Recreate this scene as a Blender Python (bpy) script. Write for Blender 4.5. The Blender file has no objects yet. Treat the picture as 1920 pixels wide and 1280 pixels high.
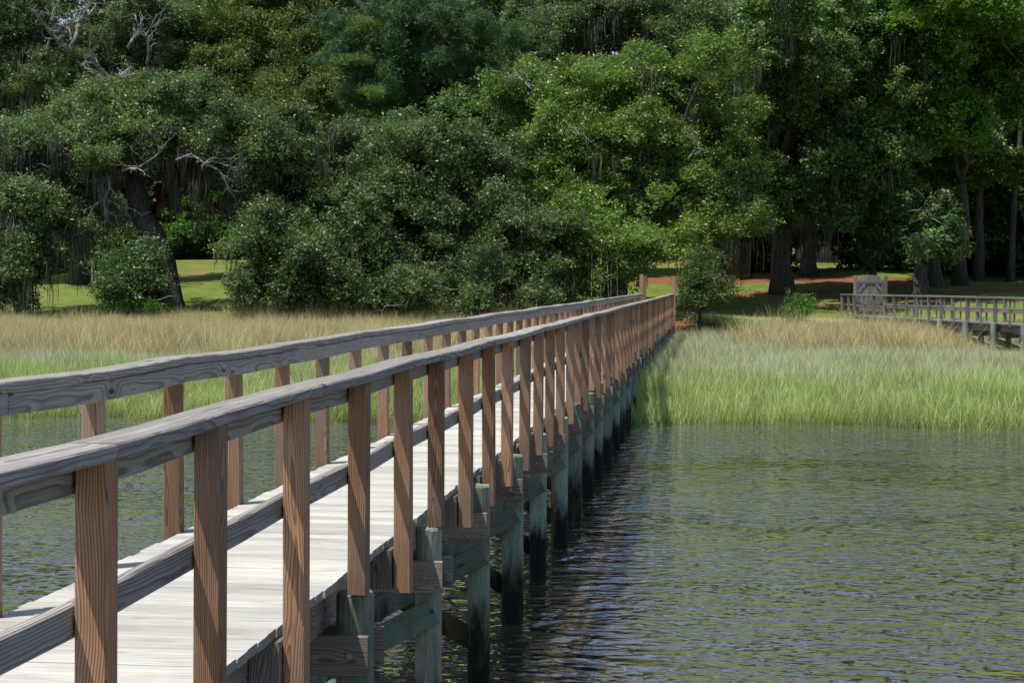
import bpy, math, random
import numpy as np
from mathutils import Vector, Matrix
random.seed(7); RS = np.random.default_rng(11)
R = math.radians
scene = bpy.context.scene
COL = scene.collection

# ------------------------------------------------------------------ camera
F = 3320.0; CZ = 2.85; ROLL = 0.008
yc = Vector((380, 109, -F)).normalized()              # world +Y (along the pier) seen by the camera
zc = Vector((ROLL, 1, 0)); zc = (zc - yc * zc.dot(yc)).normalized()
xc = yc.cross(zc)
M3 = Matrix((xc, yc, zc))                              # rows: world axes in camera coords = camera->world
cam = bpy.data.objects.new('camera', bpy.data.cameras.new('camera')); COL.objects.link(cam)
cam.matrix_world = Matrix.Translation((0, 0, CZ)) @ M3.to_4x4()
cam.data.sensor_width = 36; cam.data.lens = F / 1920 * 36
cam.data.clip_start = 0.1; cam.data.clip_end = 3000
scene.camera = cam
def at(px, py, Y):
    d = M3 @ Vector(((px - 960) / F, (640 - py) / F, -1)); t = Y / d.y
    return Vector((d.x * t, Y, CZ + d.z * t))

# ------------------------------------------------------------------ world, sun, exposure
LD = Vector((0.30, 0.26, -1)).normalized()             # light travels this way
elev = math.asin(-LD.z); rot = math.atan2(-LD.x, -LD.y)
w = bpy.data.worlds.new('World'); scene.world = w; w.use_nodes = True
nt = w.node_tree; nt.nodes.clear()
sky = nt.nodes.new('ShaderNodeTexSky'); sky.sky_type = 'NISHITA'; sky.sun_disc = False
sky.sun_elevation = elev; sky.sun_rotation = rot % (2 * math.pi); sky.air_density = 1.0; sky.dust_density = 1.2; sky.ozone_density = 2.0
bg = nt.nodes.new('ShaderNodeBackground'); bg.inputs[1].default_value = 0.135
wo = nt.nodes.new('ShaderNodeOutputWorld')
nt.links.new(sky.outputs[0], bg.inputs[0]); nt.links.new(bg.outputs[0], wo.inputs[0])
sun = bpy.data.objects.new('sun', bpy.data.lights.new('sun', 'SUN')); COL.objects.link(sun)
sun.data.energy = 5.0; sun.data.angle = R(0.5); sun.data.color = (1, 0.95, 0.87)
sun.rotation_euler = LD.to_track_quat('-Z', 'Y').to_euler()
sun.location = (-20, -10, 40)
vs = scene.view_settings; vs.view_transform = 'Standard'; vs.look = 'None'; vs.gamma = 1; vs.exposure = 0.16
vs.use_curve_mapping = False
scene.render.engine = 'CYCLES'

# ------------------------------------------------------------------ node helpers
class NT:
    def __init__(s, name):
        s.m = bpy.data.materials.new(name); s.m.use_nodes = True
        s.t = s.m.node_tree; s.t.nodes.clear()
        s.out = s.t.nodes.new('ShaderNodeOutputMaterial')
    def n(s, typ, **k):
        nd = s.t.nodes.new('ShaderNode' + typ)
        for a, b in k.items(): setattr(nd, a, b)
        return nd
    def put(s, sock, v):
        if isinstance(v, bpy.types.NodeSocket): s.t.links.new(v, sock)
        else: sock.default_value = v
    def math(s, op, a, b=0.0, c=0.0, clamp=False):
        nd = s.n('Math', operation=op, use_clamp=clamp)
        for i, v in enumerate((a, b, c)): s.put(nd.inputs[i], v)
        return nd.outputs[0]
    def vmath(s, op, a, b=(0, 0, 0)):
        nd = s.n('VectorMath', operation=op); s.put(nd.inputs[0], a); s.put(nd.inputs[1], b)
        return nd.outputs[0]
    def noise(s, vec, scale=1.0, detail=2.0, rough=0.5, out=0):
        nd = s.n('TexNoise'); s.put(nd.inputs['Vector'], vec); nd.inputs['Scale'].default_value = scale
        nd.inputs['Detail'].default_value = detail; nd.inputs['Roughness'].default_value = rough
        return nd.outputs[out]
    def ramp(s, f, pts):
        nd = s.n('ValToRGB'); s.put(nd.inputs[0], f); e = nd.color_ramp.elements
        while len(e) < len(pts): e.new(0.5)
        for el, (p, c) in zip(e, pts):
            el.position = p; el.color = (c, c, c, 1) if not hasattr(c, '__len__') else tuple(c) + (1,)
        return nd.outputs[0]
    def mix(s, f, a, b, blend='MIX'):
        nd = s.n('Mix', data_type='RGBA', blend_type=blend); s.put(nd.inputs[0], f)
        for i, v in ((6, a), (7, b)):
            if not isinstance(v, bpy.types.NodeSocket) and len(v) == 3: v = tuple(v) + (1,)
            s.put(nd.inputs[i], v)
        return nd.outputs[2]
    def bump(s, h, strength=0.5, dist=0.01):
        nd = s.n('Bump'); s.put(nd.inputs['Height'], h); nd.inputs['Strength'].default_value = strength
        nd.inputs['Distance'].default_value = dist; return nd.outputs[0]
    def bsdf(s, col, rough=0.8, spec=0.3, normal=None, final=True, **k):
        b = s.n('BsdfPrincipled')
        if not isinstance(col, bpy.types.NodeSocket) and len(col) == 3: col = tuple(col) + (1,)
        s.put(b.inputs['Base Color'], col); s.put(b.inputs['Roughness'], rough)
        s.put(b.inputs['Specular IOR Level'], spec)
        if normal is not None: s.put(b.inputs['Normal'], normal)
        for a, v in k.items(): s.put(b.inputs[a], v)
        if final: s.t.links.new(b.outputs[0], s.out.inputs[0])
        return b.outputs[0]

def wood(name, early, late, grey, greyf, ring=0.0075, contrast=1.0, tone=0.25, rough=0.8, tide=False, bumpd=0.0022, knots=True, lich=None, fig=1.0, stain=0.0):
    s = NT(name)
    oi = s.n('ObjectInfo').outputs['Random']
    r2 = s.math('FRACT', s.math('MULTIPLY', oi, 37.7)); r3 = s.math('FRACT', s.math('MULTIPLY', oi, 91.3))
    tc = s.n('TexCoord').outputs['Object']
    off = s.n('CombineXYZ'); s.put(off.inputs[0], s.math('MULTIPLY', oi, 30)); s.put(off.inputs[1], s.math('MULTIPLY', r2, 30)); s.put(off.inputs[2], s.math('MULTIPLY', r3, 30))
    po = s.vmath('ADD', tc, off.outputs[0])
    xyz = s.n('SeparateXYZ'); s.put(xyz.inputs[0], tc)
    n1 = s.noise(s.vmath('MULTIPLY', po, (3, 3, 1.5)), 1, 2)
    n2 = s.noise(s.vmath('MULTIPLY', po, (9, 9, 2.2)), 1, 2)
    vo = s.n('TexVoronoi'); s.put(vo.inputs['Vector'], s.vmath('MULTIPLY', po, (5.5, 5.5, 1.9))); vo.inputs['Scale'].default_value = 1
    kd = vo.outputs['Distance']
    kw = s.ramp(kd, [(0, 1.0), (0.30, 0.0)]) if knots else 0.0
    x = s.math('ADD', xyz.outputs[0], s.math('ADD', s.math('MULTIPLY_ADD', r2, 0.16, -0.08), s.math('MULTIPLY_ADD', n1, 0.15 * fig, -0.075 * fig)))
    y = s.math('ADD', xyz.outputs[1], s.math('ADD', s.math('MULTIPLY_ADD', r3, 0.05, 0.02), s.math('MULTIPLY_ADD', n2, 0.06 * fig, -0.03 * fig)))
    rad = s.math('SQRT', s.math('ADD', s.math('MULTIPLY', x, x), s.math('MULTIPLY', y, y)))
    rad = s.math('ADD', rad, s.math('MULTIPLY', xyz.outputs[2], 0.018 * fig))
    if knots: rad = s.math('ADD', rad, s.math('MULTIPLY', kw, 0.022))
    saw = s.math('FRACT', s.math('DIVIDE', rad, ring))
    rings = s.ramp(saw, [(0, 0.0), (0.45, 0.12), (0.82, 1.0), (0.9, 1.0), (1, 0.0)])
    fib = s.noise(s.vmath('MULTIPLY', po, (160, 160, 3.5)), 1, 3, 0.6)
    big = s.noise(s.vmath('MULTIPLY', po, (7, 7, 1.1)), 1, 3, 0.6)
    col = s.mix(s.math('MULTIPLY', rings, 0.85 * contrast, clamp=True), early, late)
    gf = s.ramp(s.math('ADD', big, s.math('MULTIPLY_ADD', fib, 0.5, -0.25)), [(max(0, 0.72 - greyf * 0.75), 0.0), (min(1, 1.0 - greyf * 0.55), 1.0)])
    gcol = s.mix(s.math('MULTIPLY', rings, 0.8 * contrast, clamp=True), grey, tuple(c * 0.42 for c in grey))
    col = s.mix(gf, col, gcol)
    if lich:
        ln = s.noise(s.vmath('MULTIPLY', po, (9, 9, 5)), 1, 4, 0.65)
        col = s.mix(s.ramp(ln, [(0.5, 0.0), (0.64, 0.85)]), col, lich)
    if stain:
        st = s.noise(s.vmath('MULTIPLY', po, (5, 5, 2.5)), 1, 5, 0.7)
        col = s.mix(s.ramp(st, [(0.48, 0.0), (0.75, stain)]), col, tuple(c * 0.35 for c in early))
    # fibres, per piece tone
    col = s.mix(0.55, col, s.ramp(fib, [(0.25, 0.45), (0.7, 1.25)]), 'MULTIPLY')
    tn = s.math('ADD', 1.0 - tone, s.math('MULTIPLY', r3, tone * 1.7))
    cc = s.n('CombineXYZ'); [s.put(cc.inputs[i], tn) for i in range(3)]
    col = s.mix(1.0, col, cc.outputs[0], 'MULTIPLY')
    if knots: col = s.mix(s.ramp(kd, [(0.06, 0.9), (0.10, 0.0)]), col, tuple(c * 0.35 for c in late))
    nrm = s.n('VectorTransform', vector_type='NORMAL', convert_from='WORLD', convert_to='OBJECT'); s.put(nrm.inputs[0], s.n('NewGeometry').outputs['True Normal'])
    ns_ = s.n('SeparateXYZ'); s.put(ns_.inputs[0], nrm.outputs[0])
    col = s.mix(s.ramp(s.math('ABSOLUTE', ns_.outputs[2]), [(0.7, 0.0), (0.9, 0.62)]), col, tuple(c * 0.3 for c in grey)) if not tide else col  # end grain is darker; shade on the board ends is painted in here too
    if tide:
        g = s.n('NewGeometry').outputs['Position']; gz = s.n('SeparateXYZ'); s.put(gz.inputs[0], g)
        tn2 = s.noise(s.vmath('MULTIPLY', g, (14, 14, 3)), 1, 4, 0.7)
        lim = s.math('ADD', gz.outputs[2], s.math('MULTIPLY_ADD', tn2, -0.7, 0.35))
        col = s.mix(s.ramp(lim, [(0.36, 1.0), (0.62, 0.0)]), col, (0.010, 0.011, 0.008))
        br = s.noise(s.vmath('MULTIPLY', g, (5, 5, 1.5)), 1, 3, 0.7)
        col = s.mix(s.ramp(br, [(0.54, 0.0), (0.72, 0.75)]), col, (0.09, 0.075, 0.035))
    h = s.math('ADD', s.math('MULTIPLY', rings, -0.6), s.math('MULTIPLY', fib, 0.9))
    s.bsdf(col, rough, 0.2, s.bump(h, 0.75, bumpd))
    return s.m

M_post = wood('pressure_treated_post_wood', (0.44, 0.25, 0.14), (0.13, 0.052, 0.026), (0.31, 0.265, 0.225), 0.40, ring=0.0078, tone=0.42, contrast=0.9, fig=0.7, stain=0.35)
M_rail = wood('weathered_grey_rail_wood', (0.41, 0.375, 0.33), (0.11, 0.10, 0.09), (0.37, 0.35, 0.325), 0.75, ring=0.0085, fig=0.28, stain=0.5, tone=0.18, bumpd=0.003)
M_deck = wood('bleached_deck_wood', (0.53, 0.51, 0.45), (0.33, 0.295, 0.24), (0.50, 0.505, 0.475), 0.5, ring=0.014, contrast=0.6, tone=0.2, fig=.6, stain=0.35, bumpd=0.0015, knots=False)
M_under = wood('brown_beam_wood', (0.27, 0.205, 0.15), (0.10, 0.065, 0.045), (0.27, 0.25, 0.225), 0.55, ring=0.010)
M_green = wood('green_treated_plank', (0.17, 0.25, 0.20), (0.10, 0.15, 0.12), (0.17, 0.19, 0.16), 0.5, ring=0.011, tide=True, contrast=.6, fig=.5, stain=.6)
M_pile = wood('green_treated_pile_wood', (0.24, 0.33, 0.265), (0.13, 0.20, 0.155), (0.27, 0.28, 0.21), 0.5, ring=0.02, contrast=0.6, tide=True, stain=.7)
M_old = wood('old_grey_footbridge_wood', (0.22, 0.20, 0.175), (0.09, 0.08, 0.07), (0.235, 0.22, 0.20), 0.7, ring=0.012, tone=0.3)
s = NT('galvanised_bolt'); s.bsdf((0.35, 0.36, 0.36), 0.45, 0.5, Metallic=0.8); M_bolt = s.m

def leafmat(name, a, b, rough=0.5, trans=0.30, spec=0.35):
    s = NT(name)
    at_ = s.n('Attribute', attribute_name='rnd').outputs['Fac']
    g = s.n('NewGeometry').outputs['Position']
    n = s.noise(g, 0.55, 3, 0.6); n2 = s.noise(g, 0.13, 1)
    f = s.math('ADD', s.math('MULTIPLY', at_, 0.55), s.math('MULTIPLY', n, 0.75))
    f = s.math('ADD', f, s.math('MULTIPLY_ADD', n2, 0.5, -0.40))
    col = s.mix(s.ramp(f, [(0.25, 0.0), (0.8, 1.0)]), tuple(c * 0.8 for c in a), tuple(c * 1.12 for c in b))
    col = s.mix(s.ramp(at_, [(0.965, 0.0), (0.972, 1.0)]), col, (0.13, 0.12, 0.05))
    bs = s.bsdf(col, rough, spec, final=False)
    tr = s.n('BsdfTranslucent'); s.put(tr.inputs[0], s.mix(1.0, col, (1.3, 1.5, 0.55, 1), 'MULTIPLY'))
    mx = s.n('MixShader'); mx.inputs[0].default_value = trans
    s.t.links.new(bs, mx.inputs[1]); s.t.links.new(tr.outputs[0], mx.inputs[2]); s.t.links.new(mx.outputs[0], s.out.inputs[0])
    return s.m
L_oak = leafmat('grey_green_oak_leaves', (0.050, 0.092, 0.030), (0.180, 0.245, 0.105), rough=0.42)
L_oakdark = leafmat('deep_green_oak_leaves', (0.055, 0.115, 0.030), (0.20, 0.31, 0.10))
L_bright = leafmat('yellow_green_oak_leaves', (0.080, 0.14, 0.028), (0.215, 0.31, 0.075), rough=0.38)
L_lime = leafmat('fresh_green_sweetgum_leaves', (0.07, 0.15, 0.02), (0.19, 0.34, 0.045), trans=0.45)
L_olive = leafmat('olive_green_leaves', (0.07, 0.105, 0.025), (0.165, 0.21, 0.055))
L_glossy = leafmat('glossy_blue_green_leaves', (0.055, 0.10, 0.035), (0.16, 0.25, 0.10), rough=0.40)
L_pine = leafmat('pine_needles', (0.022, 0.060, 0.022), (0.075, 0.16, 0.045), rough=0.5, trans=0.15)
L_pinelt = leafmat('young_pine_needles', (0.06, 0.12, 0.03), (0.16, 0.24, 0.05), rough=0.5, trans=0.2)
L_hedge = leafmat('hedge_leaves', (0.035, 0.10, 0.012), (0.09, 0.20, 0.025))
L_fern = leafmat('low_bush_leaves', (0.05, 0.13, 0.025), (0.10, 0.22, 0.04))
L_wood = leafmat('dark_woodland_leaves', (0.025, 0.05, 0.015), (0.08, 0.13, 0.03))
def grassmat(name, base, tip, tan=None):
    s = NT(name)
    a_ = s.n('Attribute', attribute_name='rnd').outputs['Fac']; hgt = s.n('Attribute', attribute_name='hgt').outputs['Fac']
    g = s.n('NewGeometry').outputs['Position']; n = s.noise(g, 0.35, 3, 0.6)
    col = s.mix(hgt, base, tip)
    col = s.mix(1.0, col, s.ramp(s.math('MULTIPLY_ADD', a_, 0.5, s.math('MULTIPLY', n, 0.5)), [(0.15, 0.32), (0.8, 1.4)]), 'MULTIPLY')
    col = s.mix(s.ramp(a_, [(0.89, 0.0), (0.92, 0.8)]), col, (0.42, 0.35, 0.18))
    if tan: col = s.mix(s.ramp(n, [(0.45, 0.0), (0.65, 0.7)]), col, tan)
    bs = s.bsdf(col, 0.55, 0.35, final=False)
    tr = s.n('BsdfTranslucent'); s.put(tr.inputs[0], col)
    mx = s.n('MixShader'); mx.inputs[0].default_value = 0.3
    s.t.links.new(bs, mx.inputs[1]); s.t.links.new(tr.outputs[0], mx.inputs[2]); s.t.links.new(mx.outputs[0], s.out.inputs[0])
    return s.m
G_green = grassmat('green_cordgrass', (0.24, 0.32, 0.09), (0.58, 0.70, 0.23))
G_grey = grassmat('grey_green_cordgrass', (0.38, 0.42, 0.20), (0.66, 0.70, 0.38), (0.58, 0.58, 0.44))
G_tan = grassmat('dry_tan_rushes', (0.36, 0.33, 0.13), (0.70, 0.59, 0.30), (0.54, 0.52, 0.24))
G_moss = grassmat('spanish_moss', (0.09, 0.10, 0.065), (0.15, 0.155, 0.11))
s = NT('bark_dark'); tc = s.n('TexCoord').outputs['Object']
n = s.noise(s.vmath('MULTIPLY', tc, (9, 9, 2)), 1, 5, 0.7)
s.bsdf(s.mix(s.ramp(n, [(0.35, 0), (0.65, 1)]), (0.028, 0.025, 0.021), (0.115, 0.105, 0.09)), 0.9, 0.2, s.bump(n, 0.9, 0.05)); M_bark = s.m
s = NT('bark_lichen_grey'); tc = s.n('TexCoord').outputs['Object']
n = s.noise(s.vmath('MULTIPLY', tc, (4, 4, 4)), 1, 6, 0.7)
s.bsdf(s.mix(s.ramp(n, [(0.38, 0), (0.6, 1)]), (0.085, 0.075, 0.065), (0.33, 0.33, 0.31)), 0.9, 0.2, s.bump(n, 0.9, 0.05)); M_lich = s.m

# ------------------------------------------------------------------ object helpers
def tag(o, label=None, cat=None, group=None, kind=None):
    if label: o['label'] = label
    if cat: o['category'] = cat
    if group: o['group'] = group
    if kind: o['kind'] = kind
    return o
def empty(name, loc=(0, 0, 0), label=None, cat=None, group=None):
    o = bpy.data.objects.new(name, None); COL.objects.link(o); o.location = loc; o.empty_display_size = 0.2
    return tag(o, label, cat, group)
def mesh_obj(name, verts, faces, mat, parent=None, smooth=False, matrix=None, uvless=True):
    me = bpy.data.meshes.new(name); me.from_pydata([tuple(v) for v in verts], [], faces); me.update()
    if smooth: me.polygons.foreach_set('use_smooth', [True] * len(me.polygons))
    me.materials.append(mat); return link(name, me, parent, matrix)
def link(name, me, parent=None, matrix=None):
    o = bpy.data.objects.new(name, me); COL.objects.link(o)
    m = matrix if matrix is not None else Matrix.Identity(4)
    if parent is not None:
        o.parent = parent; base = parent
        pm = Matrix.Identity(4)
        while base is not None: pm = base.matrix_basis @ pm; base = base.parent
        o.matrix_basis = pm.inverted() @ m
    else: o.matrix_basis = m
    return o
def frame(p0, p1, up):
    z = (p1 - p0).normalized(); up = Vector(up); y = (up - z * up.dot(z)).normalized(); x = y.cross(z)
    m = Matrix((x, y, z)).transposed().to_4x4(); m.translation = p0; return m
def beam(name, pts, wx, wy, up, mat, parent, ch=0.004, jit=0.0):
    """sawn timber: local Z runs along it, wy measured along `up`, wx across; chamfered edges; may bend at the middle points"""
    pts = [Vector(p) for p in pts]; m = frame(pts[0], pts[-1], up); mi = m.inverted()
    a, b = wx / 2, wy / 2; ch = min(ch, a * .5, b * .5)
    prof = [(-a + ch, -b), (a - ch, -b), (a, -b + ch), (a, b - ch), (a - ch, b), (-a + ch, b), (-a, b - ch), (-a, -b + ch)]
    V = []; Fc = []
    for p in pts:
        q = mi @ p
        for (x, y) in prof: V.append((q.x + x + random.uniform(-jit, jit), q.y + y + random.uniform(-jit, jit), q.z))
    for k in range(len(pts) - 1):
        for i in range(8): j = (i + 1) % 8; Fc.append((k * 8 + i, k * 8 + j, k * 8 + 8 + j, k * 8 + 8 + i))
    Fc.append(tuple(range(7, -1, -1))); e = (len(pts) - 1) * 8; Fc.append(tuple(range(e, e + 8)))
    return mesh_obj(name, V, Fc, mat, parent, matrix=m)
def tubes(name, paths, mat, parent=None, sides=7, gnarl=0.0, origin=(0, 0, 0)):
    """paths: list of (points, radii) joined into one mesh"""
    V = []; Fc = []; O = Vector(origin)
    for pts, rad in paths:
        pts = [Vector(p) for p in pts]; base = len(V); ref = Vector((0.31, 0.87, 0.2))
        for k, p in enumerate(pts):
            d = (pts[min(k + 1, len(pts) - 1)] - pts[max(k - 1, 0)]).normalized()
            x = ref - d * ref.dot(d)
            if x.length < 0.1: x = Vector((1, 0, 0)) - d * d.x
            x.normalize(); y = d.cross(x); ref = x
            for i in range(sides):
                an = 2 * math.pi * i / sides; r = rad[k] * (1 + gnarl * random.uniform(-1, 1))
                V.append(p - O + x * math.cos(an) * r + y * math.sin(an) * r)
        for k in range(len(pts) - 1):
            for i in range(sides):
                j = (i + 1) % sides; Fc.append((base + k * sides + i, base + k * sides + j, base + (k + 1) * sides + j, base + (k + 1) * sides + i))
        Fc.append(tuple(base + i for i in range(sides - 1, -1, -1)))
        e = base + (len(pts) - 1) * sides; Fc.append(tuple(e + i for i in range(sides)))
    return mesh_obj(name, V, Fc, mat, parent, smooth=True, matrix=Matrix.Translation(O))
def box(name, lo, hi, mat, parent=None):
    x0, y0, z0 = lo; x1, y1, z1 = hi
    V = [(x0, y0, z0), (x1, y0, z0), (x1, y1, z0), (x0, y1, z0), (x0, y0, z1), (x1, y0, z1), (x1, y1, z1), (x0, y1, z1)]
    return mesh_obj(name, V, [(0, 3, 2, 1), (4, 5, 6, 7), (0, 1, 5, 4), (1, 2, 6, 5), (2, 3, 7, 6), (3, 0, 4, 7)], mat, parent)

# ------------------------------------------------------------------ scatter sources (leaf sprays, needle tufts, grass tufts)
def raw_mesh(name, V, Fc, attrs, mat):
    me = bpy.data.meshes.new(name); nv = len(V); k = Fc.shape[1]; nf = len(Fc)
    me.vertices.add(nv); me.vertices.foreach_set('co', V.astype(np.float32).ravel())
    me.loops.add(nf * k); me.loops.foreach_set('vertex_index', Fc.astype(np.int32).ravel())
    me.polygons.add(nf); me.polygons.foreach_set('loop_start', np.arange(nf, dtype=np.int32) * k)
    me.update(calc_edges=True)
    for an, (dom, arr) in attrs.items():
        t = me.attributes.new(an, 'FLOAT', dom); t.data.foreach_set('value', arr.astype(np.float32))
    me.materials.append(mat); return bpy.data.objects.new(name, me)
def unit(a): return a / np.maximum(np.linalg.norm(a, axis=-1, keepdims=True), 1e-6)
def leaf_spray(name, n, rad, L, W, mat, up=0.9, flat=0.7):
    sub = unit(RS.normal(size=(9, 3))) * rad * RS.uniform(0.3, 1, (9, 1))
    c = sub[RS.integers(0, 9, n)] + RS.normal(size=(n, 3)) * rad * 0.28
    c[:, 2] *= flat
    d = unit(RS.normal(size=(n, 3)) * [1, 1, 0.6] + unit(c) * 0.4)
    nn = RS.normal(size=(n, 3)) + [0, 0, up] + unit(c) * 0.5
    nn = unit(nn - d * (nn * d).sum(1, keepdims=True)); t = np.cross(nn, d)
    l = L * RS.uniform(0.4, 1.5, (n, 1)); wv = W * l / L * RS.uniform(0.7, 1.25, (n, 1))
    V = np.stack([c - d * l / 2, c + t * wv / 2 + nn * wv * .12, c + d * l / 2, c - t * wv / 2 + nn * wv * .12], 1).reshape(-1, 3)
    Fc = np.arange(n * 4).reshape(n, 4)
    return raw_mesh(name, V, Fc, {'rnd': ('FACE', RS.random(n))}, mat)
def needle_tuft(name, n, L, mat):
    c = RS.normal(size=(n, 3)) * [0.22, 0.22, 0.10]; d = unit(RS.normal(size=(n, 3)) + [0, 0, 0.5])
    t = unit(np.cross(d, RS.normal(size=(n, 3)))); l = L * RS.uniform(0.7, 1.2, (n, 1))
    V = np.stack([c - t * 0.011, c + t * 0.011, c + d * l], 1).reshape(-1, 3)
    return raw_mesh(name, V, np.arange(n * 3).reshape(n, 3), {'rnd': ('FACE', RS.random(n) * 0.94)}, mat)
def grass_tuft(name, n, rad, H, W, mat, lean=0.25, curve=0.25):
    base = np.c_[RS.uniform(-rad, rad, (n, 2)), np.zeros(n)]; h = H * RS.uniform(0.55, 1.15, (n, 1))
    ld = unit(np.c_[RS.normal(size=(n, 2)), np.zeros(n)]); le = lean * RS.uniform(0.1, 1.2, (n, 1)); cu = curve * RS.random((n, 1))
    t = unit(np.c_[RS.normal(size=(n, 2)), np.zeros(n)]); P = []; H_ = []
    for k, f in enumerate((0, 0.4, 0.75, 1.0)):
        c = base + np.c_[np.zeros((n, 2)), np.ones(n)] * h * f * (1 - 0.1 * cu * f) + ld * h * (le * f + cu * f * f)
        wd = W * (1, 0.9, 0.6, 0.12)[k] / 2; P += [c - t * wd, c + t * wd]; H_ += [np.full(n, f)] * 2
    V = np.stack(P, 1).reshape(-1, 3); b = np.arange(n)[:, None] * 8
    Fc = np.concatenate([b + [0, 1, 3, 2], b + [2, 3, 5, 4], b + [4, 5, 7, 6]], 1).reshape(-1, 4)
    rn = np.repeat(RS.random(n), 3)
    return raw_mesh(name, V, Fc, {'rnd': ('FACE', rn), 'hgt': ('POINT', np.stack(H_, 1).ravel())}, mat)
def moss_strand(name, n, L, mat):
    V = []; Fc = []; hg = []; rn = []
    for i in range(n):
        x, y = random.gauss(0, 0.15), random.gauss(0, 0.15); l = L * random.uniform(0.2, 1.0); z0 = random.uniform(-.45, .15); an = random.uniform(0, 3.14); w0 = random.uniform(0.010, 0.034); base = len(V)
        for k in range(6):
            f = k / 5; x += random.uniform(-.035, .035); y += random.uniform(-.035, .035); ww = w0 * math.sin(3.14 * (0.12 + f * 0.86)) * random.uniform(0.4, 1.2)
            V += [(x - math.cos(an) * ww, y - math.sin(an) * ww, z0 - l * f), (x + math.cos(an) * ww, y + math.sin(an) * ww, z0 - l * f)]; hg += [1 - f] * 2
        for k in range(5): b = base + 2 * k; Fc.append((b, b + 1, b + 3, b + 2)); rn.append((i * 0.37) % 0.85)
    return raw_mesh(name, np.array(V), np.array(Fc), {'rnd': ('FACE', np.array(rn)), 'hgt': ('POINT', np.array(hg))}, mat)
def sources(fn, k, *a, **kw): return [fn(a[0], *a[1:], **kw) for _ in range(k)]
S_oak = sources(leaf_spray, 4, 'oak_spray', 130, 0.46, 0.125, 0.058, L_oak, up=1.3)
S_broad = sources(leaf_spray, 3, 'broad_spray', 90, 0.45, 0.155, 0.105, L_oakdark, up=1.2)
S_pine = sources(needle_tuft, 3, 'needle_spray', 240, 0.27, L_pine)
S_moss = sources(moss_strand, 3, 'moss_hank', 26, 1.0, G_moss)
S_green = sources(grass_tuft, 3, 'cordgrass_tuft', 44, 0.23, 0.80, 0.011, G_green, lean=0.22, curve=0.22)
S_grey = sources(grass_tuft, 3, 'grey_cordgrass_tuft', 44, 0.26, 0.85, 0.013, G_grey, lean=0.26, curve=0.28)
S_tan = sources(grass_tuft, 3, 'rush_tuft', 46, 0.28, 1.25, 0.014, G_tan, lean=0.34, curve=0.40)
S_lawn = sources(grass_tuft, 2, 'lawn_tuft', 60, 0.30, 0.06, 0.010, G_green, lean=0.5)

GROUPS = {}
def gn_group(srcs, mat):
    key = (tuple(o.name for o in srcs), mat.name if mat else '')
    if key in GROUPS: return GROUPS[key]
    g = bpy.data.node_groups.new('scatter', 'GeometryNodeTree')
    g.interface.new_socket('Geometry', in_out='INPUT', socket_type='NodeSocketGeometry')
    g.interface.new_socket('Geometry', in_out='OUTPUT', socket_type='NodeSocketGeometry')
    gi = g.nodes.new('NodeGroupInput'); go = g.nodes.new('NodeGroupOutput'); jn = g.nodes.new('GeometryNodeJoinGeometry')
    def named(n, t):
        a = g.nodes.new('GeometryNodeInputNamedAttribute'); a.data_type = t; a.inputs[0].default_value = n; return a.outputs[0]
    ro = named('rot', 'FLOAT_VECTOR'); sc = named('scl', 'FLOAT_VECTOR'); ix = named('idx', 'INT')
    for j, o in enumerate(srcs):
        cp = g.nodes.new('FunctionNodeCompare'); cp.data_type = 'INT'; cp.operation = 'EQUAL'
        g.links.new(ix, cp.inputs[2]); cp.inputs[3].default_value = j
        ob = g.nodes.new('GeometryNodeObjectInfo'); ob.inputs[0].default_value = o; ob.inputs[1].default_value = False
        ip = g.nodes.new('GeometryNodeInstanceOnPoints')
        g.links.new(gi.outputs[0], ip.inputs['Points']); g.links.new(cp.outputs[0], ip.inputs['Selection'])
        g.links.new(ob.outputs['Geometry'], ip.inputs['Instance']); g.links.new(ro, ip.inputs['Rotation']); g.links.new(sc, ip.inputs['Scale'])
        g.links.new(ip.outputs[0], jn.inputs[0])
    last = jn.outputs[0]
    if mat:
        sm = g.nodes.new('GeometryNodeSetMaterial'); sm.inputs['Material'].default_value = mat
        g.links.new(last, sm.inputs[0]); last = sm.outputs[0]
    g.links.new(last, go.inputs[0]); GROUPS[key] = g; return g
def scatter(name, P, scl, srcs, mat=None, parent=None, tilt=0.5, upright=False):
    P = np.asarray(P, float); n = len(P); org = P.mean(0)
    me = bpy.data.meshes.new(name); me.vertices.add(n); me.vertices.foreach_set('co', (P - org).astype(np.float32).ravel())
    rot = np.c_[RS.uniform(-tilt, tilt, (n, 2)), RS.uniform(0, 6.283, n)]
    if upright: rot[:, :2] = 0
    a = me.attributes.new('rot', 'FLOAT_VECTOR', 'POINT'); a.data.foreach_set('vector', rot.astype(np.float32).ravel())
    scl = np.asarray(scl, float)
    if scl.ndim == 1: scl = np.repeat(scl[:, None], 3, 1)
    a = me.attributes.new('scl', 'FLOAT_VECTOR', 'POINT'); a.data.foreach_set('vector', scl.astype(np.float32).ravel())
    a = me.attributes.new('idx', 'INT', 'POINT'); a.data.foreach_set('value', RS.integers(0, len(srcs), n).astype(np.int32))
    me.materials.append(mat or srcs[0].data.materials[0])
    o = link(name, me, parent, Matrix.Translation(Vector(org)))
    md = o.modifiers.new('scatter', 'NODES'); md.node_group = gn_group(srcs, mat); return o

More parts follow.
